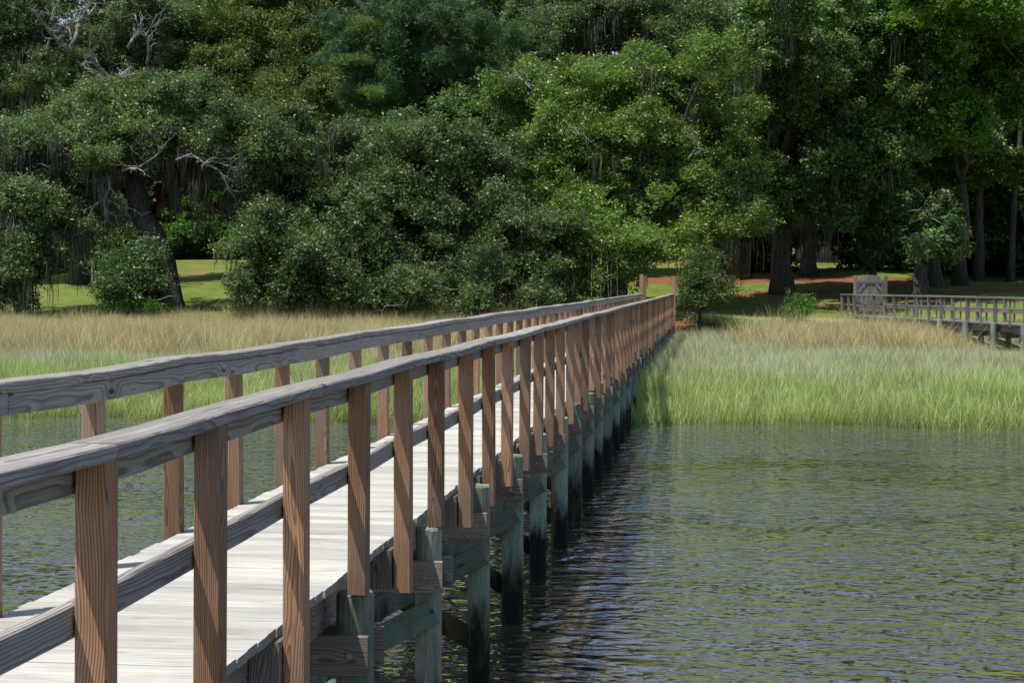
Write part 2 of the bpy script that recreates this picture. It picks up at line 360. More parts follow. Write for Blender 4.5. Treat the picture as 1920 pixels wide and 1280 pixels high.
# ------------------------------------------------------------------ terrain
SHORE = 36.0
def edge(x): return SHORE + 0.55 * math.sin(x * 0.31 + 1) + 0.30 * math.sin(x * 0.93) + 0.15 * math.sin(x * 2.3)
def gz(x, y):
    e = edge(x)
    def lerp(a, b, t): t = max(0, min(1, t)); t = t * t * (3 - 2 * t); return a + (b - a) * t
    bank = 70.5 + 0.6 * math.sin(x * 0.22 + 2)
    if y < e + 0.6: return lerp(-1.3, -0.06, (y - e + 3.6) / 4.2)
    if y < bank: return lerp(-0.06, 0.10, (y - e) / 4)
    z = lerp(0.10, 1.12, (y - bank) / 3.2)
    if y > bank + 2.5: z += 0.084 * (min(y, 108) - bank - 2.5)
    if y > 108: z += 0.035 * (min(y, 300) - 108)
    return z + (0.10 * math.sin(x * 0.19 + y * 0.13) + 0.06 * math.sin(x * 0.43 - y * 0.21)) * max(0, min(1, (y - bank) / 6))
ys = list(np.concatenate([[-400, -200, -100, -50, -20, 0, 15, 25, 30], np.arange(31, 120, 0.75), [125, 135, 150, 180, 230, 300, 450, 700, 1100, 1800]]))
xs = list(np.concatenate([[-1800, -900, -400, -200, -120, -90], np.arange(-70, 46, 0.9), [60, 90, 150, 300, 700, 1500]]))
V = [(x, y, gz(x, y)) for y in ys for x in xs]; nx = len(xs)
Fc = [(j * nx + i, j * nx + i + 1, (j + 1) * nx + i + 1, (j + 1) * nx + i) for j in range(len(ys) - 1) for i in range(nx - 1)]
s = NT('lawn_pine_straw_and_mud'); g = s.n('NewGeometry').outputs['Position']; sp = s.n('SeparateXYZ'); s.put(sp.inputs[0], g)
X, Y, Z = sp.outputs
fine = s.noise(g, 14, 4, 0.7); med = s.noise(g, 1.1, 4, 0.65); bigp = s.noise(g, 0.16, 3, 0.6)
lawn = s.mix(s.ramp(med, [(0.3, 0), (0.7, 1)]), (0.085, 0.15, 0.022), (0.17, 0.23, 0.045))
lawn = s.mix(s.ramp(bigp, [(0.50, 0), (0.66, 0.6)]), lawn, (0.27, 0.25, 0.11))
lawn = s.mix(0.8, lawn, s.ramp(fine, [(0.2, 0.5), (0.75, 1.25)]), 'MULTIPLY')
straw = s.mix(s.ramp(s.noise(s.vmath('MULTIPLY', g, (6, 25, 6)), 1, 4, 0.7), [(0.3, 0), (0.7, 1)]), (0.09, 0.045, 0.024), (0.30, 0.145, 0.075))
sand = (0.42, 0.31, 0.21)
def blob(cx, cy, rx, ry, soft=0.35):
    d = s.math('SQRT', s.math('ADD', s.math('POWER', s.math('ABSOLUTE', s.math('DIVIDE', s.math('SUBTRACT', X, cx), rx)), 2.0), s.math('POWER', s.math('ABSOLUTE', s.math('DIVIDE', s.math('SUBTRACT', Y, cy), ry)), 2.0)))
    d = s.math('ADD', d, s.math('MULTIPLY_ADD', med, 0.9, -0.45))
    return s.ramp(d, [(1 - soft * .5, 1.0), (min(1, 1 + soft * .01), 0.0)])
col = lawn
for a in ((3.0, 76.5, 3.6, 1.5), (-1.0, 79, 1.2, 2.0)): col = s.mix(blob(*a), col, sand)
for a in ((3.6, 74.1, 9.5, 1.2), (3.4, 88, 3.0, 1.6), (2.5, 96.5, 5.0, 3.2), (8.3, 93.5, 4.5, 2.6), (15.5, 88.5, 3.5, 1.6), (10.6, 85, 2.0, 1.3), (-3.5, 97, 3.5, 2.5), (-24.5, 78, 3, 2), (-31, 112, 14, 4)): col = s.mix(blob(*a), col, straw)
wood_f = s.ramp(s.math('DIVIDE', s.math('ADD', Y, s.math('MULTIPLY', med, 3)), 200), [(0.545, 0), (0.565, 1)])
lit = s.noise(g, 5.5, 5, 0.75); col = s.mix(s.ramp(s.math('ADD', lit, s.math('MULTIPLY', bigp, 0.35)), [(0.70, 0), (0.78, 0.75)]), col, straw)
col = s.mix(wood_f, col, straw)
mud = s.mix(s.ramp(med, [(0.3, 0), (0.7, 1)]), (0.055, 0.045, 0.025), (0.10, 0.085, 0.045))
col = s.mix(s.ramp(s.math('ADD', Z, s.math('MULTIPLY', med, 0.3)), [(0.55, 0), (0.75, 1)]), mud, col)
s.bsdf(col, 0.95, 0.1, s.bump(fine, 0.8, 0.05))
tag(mesh_obj('ground', V, Fc, s.m, smooth=True), kind='structure')

# water
s = NT('rippled_tidal_water'); g = s.n('NewGeometry').outputs['Position']
wv = s.vmath('MULTIPLY', g, (0.70, 1.0, 1.0))
wp = s.n('TexNoise'); s.put(wp.inputs['Vector'], g); wp.inputs['Scale'].default_value = 0.5
wv2 = s.vmath('ADD', wv, s.vmath('MULTIPLY', wp.outputs[1], (0.9, 0.9, 0.0)))
n1 = s.noise(wv2, 3.6, 2.2, 0.55); n2 = s.noise(s.vmath('MULTIPLY', wv, (0.8, 1.0, 1)), 8.0, 1.5, 0.5)
amp = s.ramp(s.noise(s.vmath('MULTIPLY', g, (0.09, 0.20, 1)), 1, 2), [(0.32, 0.35), (0.68, 1.35)])
h = s.math('MULTIPLY', s.math('ADD', n1, s.math('MULTIPLY', n2, 0.26)), amp)
nb = s.bump(h, 1.0, 0.10)
bs = s.bsdf((0.078, 0.064, 0.034), 0.03, 0.5, nb, IOR=1.7)
pb_ = bs.node; pb_.inputs['Coat Weight'].default_value = 1.0; pb_.inputs['Coat IOR'].default_value = 1.5; pb_.inputs['Coat Roughness'].default_value = 0.03; s.put(pb_.inputs['Coat Normal'], nb); pb_.inputs['Subsurface Weight'].default_value = 1.0; pb_.inputs['Subsurface Scale'].default_value = 1.0; pb_.inputs['Subsurface Radius'].default_value = (0.8, 0.9, 0.5)
Vw = [(x, y, 0.0) for y in (-400, -50, 0, 20, 40, 60, 74) for x in (-400, -60, -20, 0, 20, 60, 400)]
Fw = [(j * 7 + i, j * 7 + i + 1, (j + 1) * 7 + i + 1, (j + 1) * 7 + i) for j in range(6) for i in range(6)]
tag(mesh_obj('water', Vw, Fw, s.m), kind='structure')

# ------------------------------------------------------------------ main pier
pier = empty('wooden_pier', (-2.26, 5, 0), 'long narrow wooden pier with bleached deck and brown posts, running from foreground to shore', 'pier')
XR, XL = -1.668, -2.86                     # deck edges
DZ = 1.49; CAPZ = 2.435; CT = 0.042
PR = [4.51 - 1.16 * k for k in range(7, 0, -1)] + [4.51, 5.58, 6.77, 7.99, 9.15, 10.29, 11.5, 12.69, 13.9, 15.16, 16.42, 17.5, 18.79, 20.04, 21.15]
while PR[-1] < 69.6: PR.append(PR[-1] + 1.195 + random.uniform(-.02, .02))
PL = [8.07 + 1.225 * i for i in range(-10, 52)]
PYS = {1: PR, -1: PL}; PY = PR
BY = [8.09 + 2.2 * j for j in range(-6, 29)]
YS, YE = PY[0] - 0.1, 70.9
wav = {(1, 7): (0, -.014), (1, 8): (0, -.005), (1, 9): (0, 0.002)}
def wz(sd, i):
    if (sd, i) not in wav: wav[(sd, i)] = (random.uniform(-0.006, 0.006), random.uniform(-0.009, 0.009))
    return wav[(sd, i)]
# deck boards
yb = YS; nb_ = 0; rest_V = []; rest_F = []
first = None
while yb < YE:
    x0 = XL + random.uniform(-0.012, 0.006); x1 = XR + random.uniform(-0.012, 0.0) - 0.028
    dz = random.uniform(-0.002, 0.002); wy = 0.1365 + random.uniform(-0.0015, 0.001)
    if yb > -0.5 and nb_ < 300:
        beam('deck_board', [(x0, yb, DZ - 0.019 + dz), (x1, yb + random.uniform(-.002, .002), DZ - 0.019 + dz)], wy, 0.038, (0, 0, 1), M_deck, pier, ch=0.003); nb_ += 1
    else:
        b = len(rest_V); y0, y1, z0, z1 = yb - wy / 2, yb + wy / 2, DZ - 0.038 + dz, DZ + dz
        # local z along the board so that the grain runs the right way
        rest_V += [(-z0, y0, x0), (-z0, y1, x0), (-z1, y1, x0), (-z1, y0, x0), (-z0, y0, x1), (-z0, y1, x1), (-z1, y1, x1), (-z1, y0, x1)]
        rest_F += [tuple(b + k for k in f) for f in ((0, 3, 2, 1), (4, 5, 6, 7), (0, 1, 5, 4), (1, 2, 6, 5), (2, 3, 7, 6), (3, 0, 4, 7))]
    yb += 0.1425
rm = Matrix(((0, 0, 1, 0), (0, 1, 0, 0), (-1, 0, 0, 0), (0, 0, 0, 1)))
o = mesh_obj('deck_boards_beyond', rest_V, rest_F, M_deck, pier, matrix=rm); o['kind'] = 'stuff'; o.name = 'far_deck_boards'
# stringers (doubled under the edges) and blocks
for xs_ in (XR - 0.15, -2.26, XL + 0.15):
    for k in range(0, len(BY) - 1, 2):
        a, b = BY[k] - 0.02, min(BY[min(k + 2, len(BY) - 1)] - 0.024, YE)
        beam('stringer', [(xs_, a, 1.336), (xs_, b, 1.336)], 0.04, 0.228, (0, 0, 1), M_under, pier)
def near_bent(y): return min(abs(y - b) for b in BY) < 0.16
bolt_me = None
def bolt(parent, p):
    V = []; Fc = []
    for (y, r) in ((0.0, 0.016), (-0.005, 0.016), (-0.005, 0.009), (-0.016, 0.009)):
        for i in range(6): V.append((math.cos(i * 1.047) * r, y, math.sin(i * 1.047) * r))
    for k in range(3):
        for i in range(6): j = (i + 1) % 6; Fc.append((k * 6 + i, k * 6 + j, k * 6 + 6 + j, k * 6 + 6 + i))
    Fc.append(tuple(range(18, 24)))
    global bolt_me
    if bolt_me is None:
        bolt_me = bpy.data.meshes.new('bolt'); bolt_me.from_pydata(V, [], Fc); bolt_me.materials.append(M_bolt)
    link('bolt', bolt_me, parent, Matrix.Translation(Vector(p)))
# posts
for sd in (1, -1):
    for i, y in enumerate(PYS[sd]):
        dx, dz = wz(sd, i)
        xi = XR if sd > 0 else XL
        xcn = xi + sd * 0.0475 + dx
        zb = 1.415 if near_bent(y) and sd > 0 else 1.235 + random.uniform(-0.02, 0.02)
        tilt = random.uniform(-0.006, 0.006)
        p = beam('post', [(xcn - tilt, y + random.uniform(-.004, .004), zb), (xcn + tilt * .5, y, CAPZ - CT - 0.001 + dz)], 0.089, 0.089, (0, 1, 0), M_post, pier, ch=0.005)
        # filler block between stringer and post
        bx0, bx1 = (XR - 0.128, XR - 0.0015) if sd > 0 else (XL + 0.0015, XL + 0.128)
        if not near_bent(y):
            beam('filler_block', [((bx0 + bx1) / 2, y + random.uniform(-.03, .03), 1.245), ((bx0 + bx1) / 2, y, 1.449)], abs(bx1 - bx0), 0.15, (0, 1, 0), M_under, pier)
# rails; each board runs over two or three posts and follows their unevenness
def rail_run(name, sd, xoff, zc_, wx, wy, mat, start, step, gap=0.004, bend=1.0):
    PY = PYS[sd]; i = start; n = len(PY)
    while i < n - 1:
        j = min(i + step[random.randrange(len(step))], n - 1)
        pts = []
        for k in range(i, j + 1):
            dx, dz = wz(sd, k); y = PY[k]
            if k == i and i > 0: y += gap
            if k == j: y += -gap if j < n - 1 else 0.05
            if i == 0 and k == 0: y -= 0.1
            pts.append(((XR if sd > 0 else XL) + sd * xoff + dx * bend, y, zc_ + dz * bend))
            if k < j:                            # sag between posts
                dx2, dz2 = wz(sd, k + 1)
                pts.append((pts[-1][0] * .5 + ((XR if sd > 0 else XL) + sd * xoff + dx2 * bend) * .5 + random.uniform(-.003, .003), PY[k] * .5 + PY[k + 1] * .5, zc_ + (dz + dz2) / 2 * bend + random.uniform(-0.004, 0.002)))
        beam(name, pts, wx, wy, (0, 0, 1), mat, pier, ch=0.006, jit=0.0012)
        i = j
for sd in (1, -1):
    rail_run('cap_rail', sd, 0.036, CAPZ - CT / 2, 0.142, CT, M_rail, 0 if sd < 0 else 1, (2, 3, 4), gap=0.003)
    rail_run('side_rail', sd, -0.0225, CAPZ - CT - 0.049, 0.038, 0.092, M_rail, 0, (3, 4), gap=0.002)
beam('cap_rail', [(XR + 0.036, PY[0] - .1, CAPZ - CT / 2), (XR + 0.036 + wz(1, 1)[0], PY[1] - .003, CAPZ - CT / 2 + wz(1, 1)[1])], 0.142, CT, (0, 0, 1), M_rail, pier, ch=0.006)
rail_run('middle_rail', 1, -0.0225, 2.013 - 0.047, 0.038, 0.092, M_rail, 0, (3, 4), gap=0.002)
# piles, cross beams, braces
def pile(parent, x, y, top, r, bottom=-1.2, name='pile'):
    V = []; Fc = []; S = 16; hs = [bottom, 0.0, 0.5, 1.0, top - 0.012, top]; rr = [r * 1.03, r * 1.02, r * 1.01, r, r, r * 0.9]
    ox, oy = random.uniform(-.02, .02), random.uniform(-.02, .02)
    for h_, q in zip(hs, rr):
        for i in range(S):
            a = 6.2832 * i / S; k = q * (1 + random.uniform(-.012, .012)); f = (top - h_) / (top - bottom)
            V.append((math.cos(a) * k + ox * f, math.sin(a) * k + oy * f, h_ + (random.uniform(-.006, .006) if h_ > top - 0.02 else 0)))
    for k in range(5):
        for i in range(S): j = (i + 1) % S; Fc.append((k * S + i, k * S + j, k * S + S + j, k * S + S + i))
    V.append((0, 0, top + 0.004)); c = len(V) - 1
    for i in range(S): Fc.append((5 * S + i, 5 * S + (i + 1) % S, c))
    o = mesh_obj(name, V, Fc, M_pile, parent, matrix=Matrix.Translation((x, y, 0))); return o
for y in BY:
    r = random.uniform(0.078, 0.092)
    xr = XR - 0.002 + random.uniform(-.015, .015); xl = XL - 0.02 + random.uniform(-.02, .02)
    pile(pier, xr, y, 1.40 + random.uniform(-.015, .015), r); pile(pier, xl, y + random.uniform(-.02, .02), 1.405 + random.uniform(-.01, .01), r)
    ex = XR + 0.085 + random.uniform(-.01, .02)
    for q, fy in ((0, y - r - 0.022), (1, y + r + 0.022)):
        cb = beam('cross_beam', [(XL - 0.13, fy, 1.128), (ex + q * 0.03, fy, 1.128)], 0.04, 0.186, (0, 0, 1), M_under, pier)
        if q == 0:
            bolt(cb, (xr, fy - 0.020, 1.13)); bolt(cb, (xl, fy - 0.020, 1.13))
    if y > 3:
        ybf, ybb = y - r - 0.020, y + r + 0.020
        beam('cross_brace', [(xl - 0.05, ybf, 0.22), (xr + 0.05, ybf, 0.93)], 0.038, 0.15, (0, 0, 1), M_green, pier)
        beam('cross_brace', [(xl - 0.05, ybb, 0.93), (xr + 0.05, ybb, 0.22)], 0.038, 0.15, (0, 0, 1), M_green, pier)
# tall gate posts where the pier meets the bank
for (x, z) in ((XR + 0.05, 3.12), (XL - 0.05, 3.2), (XL + 0.07, 3.14)):
    beam('entrance_post', [(x, 71.0, 0.8), (x, 71.0, z)], 0.14, 0.14, (0, 1, 0), M_post, pier, ch=0.01)

# ------------------------------------------------------------------ second footbridge and its gate
A = at(1604, 594, 77.5); A.z = 1.46
Bd = Vector((10.35, 61.3, 1.46)); dr = Vector((Bd.x - A.x, Bd.y - A.y, 0)).normalized()
side = Vector((dr.y, -dr.x, 0))
if side.y < 0: side = -side
if side.dot(Vector((0, 1, 0))) < 0: side = -side
fb = empty('footbridge', A, 'weathered grey footbridge with railings crossing the marsh grass to the arched gate', 'footbridge')
FL = 30.0; FW = 1.3
def fp(s_, t_, z): p = A + dr * s_ + side * t_; return Vector((p.x, p.y, z))
k = 0.0
while k < FL:
    beam('deck_board', [fp(k, -0.05, 1.46 + random.uniform(-.004, .004)), fp(k, FW + 0.05, 1.46)], 0.135, 0.038, (0, 0, 1), M_old, fb); k += 0.145
for t in (0.06, FW - 0.06):
    k = 0.0
    while k < FL:
        beam('stringer', [fp(k, t, 1.32), fp(min(k + 3.6, FL) - .01, t, 1.32)], 0.045, 0.235, (0, 0, 1), M_old, fb); k += 3.6
sp_ = 2.44; n = int(FL / sp_) + 1
for t, mid in ((-0.07, True), (FW + 0.07, True)):
    out = -0.048 if t < 0 else 0.048
    for i in range(n): beam('post', [fp(i * sp_, t, 1.12), fp(i * sp_, t, 2.36)], 0.12, 0.12, (0, 1, 0), M_old, fb)
    for i in range(n - 1):
        for q in (1 / 3, 2 / 3) if t > 0 else (0.5,):
            beam('baluster', [fp((i + q) * sp_, t, 1.40), fp((i + q) * sp_, t, 2.36)], 0.06, 0.06, (0, 1, 0), M_old, fb)
    for i in range(0, n - 1, 2):
        e = min(i + 2, n - 1)
        beam('cap_rail', [fp(i * sp_ + .004, t, 2.385 + random.uniform(-.01, .01)), fp((i + 1) * sp_, t, 2.38), fp(e * sp_ - .004, t, 2.385 + random.uniform(-.01, .01))], 0.16, 0.045, (0, 0, 1), M_old, fb)
        beam('middle_rail', [fp(i * sp_ + .004, t - out * 1.7, 1.93), fp((i + 1) * sp_, t - out * 1.7, 1.925), fp(e * sp_ - .004, t - out * 1.7, 1.93)], 0.04, 0.12, (0, 0, 1), M_old, fb)
for i in range(1, n):
    for t in (-0.17, FW + 0.17):
        p = fp(i * sp_ + 0.12, t, 0); pile(fb, p.x, p.y, 1.52, 0.11, bottom=-0.6)
    beam('cross_beam', [fp(i * sp_ + 0.12, -0.3, 1.09), fp(i * sp_ + 0.12, FW + 0.3, 1.09)], 0.09, 0.21, (0, 0, 1), M_old, fb)
    if i > 2: beam('cross_brace', [fp(i * sp_ + 0.02, -0.30, 0.98), fp(i * sp_ + 0.02, FW + 0.2, 0.35)], 0.05, 0.20, (0, 0, 1), M_under, fb)
# short rail continuing on the far side of the gate
for q in (-0.9, -1.8): beam('post', [fp(q, 0.0, 1.0), fp(q, 0.0, 2.36)], 0.10, 0.10, (0, 1, 0), M_old, fb)
beam('cap_rail', [fp(-1.85, 0, 2.385), fp(-0.05, 0, 2.385)], 0.14, 0.04, (0, 0, 1), M_old, fb)
# gate: faces the viewer, closes the shore end
gt = empty('arched_gate', fp(0, 0, 1.46), 'weathered grey arched plank gate between two tall posts, closing the footbridge at the shore', 'gate')
gx0, gx1, gy = A.x + 0.02, A.x + 1.32, A.y + 0.55
for x, z in ((gx0, 3.22), (gx1, 3.20)): beam('gate_post', [(x, gy, 1.0), (x, gy, z)], 0.15, 0.15, (0, 1, 0), M_old, gt, ch=0.02)
dp = empty('door', (gx0 + .1, gy, 1.46)); dp.parent = gt; dp.matrix_basis = gt.matrix_basis.inverted() @ dp.matrix_basis
nb2 = 8; gw = (gx1 - gx0 - 0.20) / nb2
def arch(u): return 2.95 + 0.30 * math.sqrt(max(0, 1 - (2 * u - 1) ** 2))
for i in range(nb2):
    u0, u1 = i / nb2, (i + 1) / nb2; x0 = gx0 + 0.10 + i * gw + .004; x1 = x0 + gw - .008
    za, zb2 = arch(u0), arch(u1); V = []
    for yy in (gy - 0.012, gy + 0.012): V += [(x0, yy, 1.50), (x1, yy, 1.50), (x1, yy, zb2), (x0, yy, za)]
    mesh_obj('plank', V, [(0, 1, 2, 3), (7, 6, 5, 4), (0, 4, 5, 1), (1, 5, 6, 2), (2, 6, 7, 3), (3, 7, 4, 0)], M_old, dp)
yf = gy - 0.032
for z, hh in ((2.92, 0.12), (1.72, 0.14)): beam('ledge', [(gx0 + .1, yf, z), (gx1 - .1, yf, z)], 0.035, hh, (0, 0, 1), M_old, dp)
for a, b in (((gx0 + .14, 2.50), (gx0 + .42, 2.86)), ((gx1 - .14, 2.50), (gx1 - .42, 2.86)), ((gx0 + .42, 1.80), (gx0 + .14, 2.2)), ((gx1 - .42, 1.80), (gx1 - .14, 2.2))):
    beam('corner_brace', [(a[0], yf, a[1]), (b[0], yf, b[1])], 0.035, 0.11, (0, 0, 1), M_old, dp)
for x in (gx0 + .13, gx1 - .13): beam('stile', [(x, yf - .002, 1.52), (x, yf - .002, 2.95)], 0.09, 0.03, (0, 1, 0), M_old, dp)

# ------------------------------------------------------------------ marsh grass
def snoise(x, y, s_=1.0):
    x = x * s_; y = y * s_
    return (np.sin(x * 1.3 + y * 0.7) + np.sin(x * 0.47 - y * 1.1 + 2) + np.sin(x * 2.1 + y * 1.9 + 4) * 0.5) / 2.5
def vec_edge(x): return SHORE + 0.55 * np.sin(x * 0.31 + 1) + 0.30 * np.sin(x * 0.93) + 0.15 * np.sin(x * 2.3)
N = 52000
P = np.c_[RS.uniform(-36, 26, N), RS.uniform(35.3, 72.2, N)]
den = RS.random(N) < np.where(P[:, 1] < 46, 1.0, 0.62)
P = P[den]; P = P[P[:, 1] > vec_edge(P[:, 0]) + RS.normal(0, 0.38, len(P))]
P = P[(P[:, 0] > -0.52 * P[:, 1]) & (P[:, 0] < 0.33 * P[:, 1] + 4)]
x, y = P.T; z = np.array([gz(a, b) for a, b in P]); z = np.maximum(z, -0.1) - 0.02
ns = snoise(x, y, 0.35)
leftside = x < -4
tanb = np.where(leftside, 53 + 2.0 * ns, 60.5 + 2.5 * ns)
istan = (y > tanb + RS.normal(0, 2.2, len(y))) & (leftside | ((x > 2.2 + RS.normal(0, .9, len(y))) & (x < 8.0 + RS.normal(0, .8, len(y)))))
greyb = 46 + 4 * ns + RS.normal(0, 3.5, len(y))
isgrey = (~istan) & (y > greyb)
P3 = np.c_[x, y, z]
fr = np.clip((y - vec_edge(x)) / 3.0, 0, 1)
def sc(m, a): q = a * (0.75 + 0.3 * RS.random(m.sum())) * (0.75 + .25 * fr[m]) * (1 + 0.20 * snoise(x[m], y[m], 1.3)) * np.where((x[m] > 8.3) & (y[m] > 55), 0.62, 1.0); return np.c_[np.ones(m.sum()), np.ones(m.sum()), q]
m_ = ~istan & ~isgrey
tag(scatter('green_marsh_grass', P3[m_], sc(m_, 0.95), S_green, upright=True), 'light green cordgrass standing along the water edge', 'grass', kind='stuff')
tag(scatter('grey_marsh_grass', P3[isgrey], sc(isgrey, 0.95), S_grey, upright=True), 'paler grey green cordgrass in the middle of the marsh', 'grass', kind='stuff')
tag(scatter('dry_rushes', P3[istan], sc(istan, 1.05), S_tan, upright=True), 'dry tan rushes in a band below the trees', 'rushes', kind='stuff')
# rough grass on the bank
N = 7000; Q = np.c_[RS.uniform(-34, 16, N), RS.uniform(71.5, 75.5, N)]; Q = Q[(snoise(Q[:, 0], Q[:, 1], .6) > -0.1)]
Q = np.c_[Q, [gz(a, b) for a, b in Q]]
tag(scatter('bank_grass', Q, np.c_[np.ones(len(Q)), np.ones(len(Q)), RS.uniform(0.15, 0.4, len(Q))], S_green, upright=True), 'short rough grass on the bank', 'grass', kind='stuff')

# ------------------------------------------------------------------ trees
MI = M3.transposed()
def project(P):
    C = (np.asarray(P) - [0, 0, CZ]) @ np.array(M3)            # world -> camera
    return 960 - F * C[:, 0] / C[:, 2], 640 + F * C[:, 1] / C[:, 2]
# openings between the crowns: a view through to the lawn, the houses or the sky
GAPS = [(0, 190, 92, 210, 140), (96, 285, 130, 330, 140), (300, 384, 440, 408, 140), (800, 476, 862, 494, 140), (1278, 358, 1312, 382, 140),
        (1500, 466, 1590, 492, 140), (95, 508, 180, 565, 108), (325, 498, 420, 570, 108), (1222, 500, 1258, 560, 108), (945, 430, 965, 450, 110), (1045, 445, 1060, 470, 110)]
SKY = [(550, 8, 3), (770, 40, 4), (1155, 100, 4), (115, 45, 4), (1480, 4, 4)]
def gap_filter(P, scl, pad=16):
    px, py = project(P); keep = np.ones(len(P), bool)
    for x0, y0, x1, y1, Yf in GAPS: keep &= ~((px > x0 - pad) & (px < x1 + pad) & (py > y0 - pad) & (py < y1 + pad) & (P[:, 1] < Yf) & (RS.random(len(P)) < .96))
    rad = scl * 0.45 * F / P[:, 1]
    for x, y, r_ in SKY: keep &= ~(np.hypot(px - x, py - y) < r_ + rad * 0.85)
    return keep
def vnoise(P, sc, seed):
    q = np.asarray(P) * sc + seed * 17.13; i = np.floor(q).astype(np.int64); f = q - i; f = f * f * (3 - 2 * f); out = 0
    for dx in (0, 1):
        for dy in (0, 1):
            for dz in (0, 1):
                h = (i[:, 0] + dx) * 73856093 ^ (i[:, 1] + dy) * 19349663 ^ (i[:, 2] + dz) * 83492791
                h = (h ^ (h >> 13)) * 1274126177 & 0x7fffffff
                w_ = (f[:, 0] if dx else 1 - f[:, 0]) * (f[:, 1] if dy else 1 - f[:, 1]) * (f[:, 2] if dz else 1 - f[:, 2])
                out = out + w_ * (h % 65536) / 65536.0
    return out
def crown_pts(ells, sub=(0.6, 1.35), dens=32, fill=1.2, flat=0.85, zmin=-0.45, carve=0.45, warp=1.0):
    out = []; subs = []
    for e in ells:
        px, py, rx, ry, Y = e[:5]; c = np.array(at(px, py, Y)); k = Y / F; a = np.array([rx * k * 1.12, e[5] if len(e) > 5 else (rx * k + 1.5) * 0.75, ry * k * 1.18])
        vol = 4.19 * a.prod(); ns_ = max(4, int(vol / 3.0 * fill) + 3)
        d = unit(RS.normal(size=(ns_, 3))); rr = RS.uniform(0.45, 1.0, (ns_, 1)) ** 0.7
        sr = RS.uniform(sub[0], sub[1], ns_); sr = np.minimum(sr, a.min() * 0.9 + 0.15)
        cc = c + d * rr * np.maximum(a - sr[:, None] * [0.6, .6, 0.4], 0.05) + RS.normal(size=(ns_, 3)) * 0.22 * a.min() * [1, 1, 0.7]
        for q, r_ in zip(cc, sr):
            m = max(5, int(dens * r_ * r_)); dd = unit(RS.normal(size=(m, 3)))
            lo = dd[:, 2] < zmin; dd[lo, 2] *= -1
            out.append(q + dd * r_ * (0.55 + 0.65 * RS.random((m, 1)) ** 1.2) * [1, 1, flat]); subs.append(q)
    P = np.concatenate(out); W = np.stack([vnoise(P, 0.75, k) for k in (1, 2, 3)], 1) - .5
    keep = (vnoise(P, 0.8, 5) * 0.6 + vnoise(P, 1.9, 6) * 0.4) > carve
    P = P + W * [1.5, 1.5, 1.1] * warp
    return P[keep], np.array(subs)
def limb_path(p0, p1, n=7, wob=0.10):
    p0 = Vector(p0); p1 = Vector(p1); L = (p1 - p0).length; pts = []
    off = Vector((0, 0, 0))
    for k in range(n + 1):
        t = k / n
        if 0 < k < n: off += Vector((random.gauss(0, 1), random.gauss(0, 1), random.gauss(0, .8))) * L * wob / n * 2.0
        pts.append(p0.lerp(p1, t) + off * (1 - t * 0.7) + Vector((0, 0, math.sin(t * 3.14) * L * 0.06)))
    return pts
def gnarly(p, d, L, r, depth, out, seg=5):
    pts = [p.copy()]; rad = [r]; q = p.copy(); dd = d.normalized()
    for k in range(seg):
        dd = (dd + Vector((random.gauss(0, .42), random.gauss(0, .3), random.gauss(0.05, .36)))).normalized()
        q = q + dd * L / seg; pts.append(q.copy()); rad.append(r * (1 - 0.75 * (k + 1) / seg))
        if depth > 0 and random.random() < 0.8:
            sdir = (dd + Vector((random.gauss(0, .9), random.gauss(0, .5), random.gauss(0.15, .7)))).normalized()
            gnarly(q, sdir, L * random.uniform(.35, .6), rad[-1] * .75, depth - 1, out, seg)
    out.append((pts, rad))
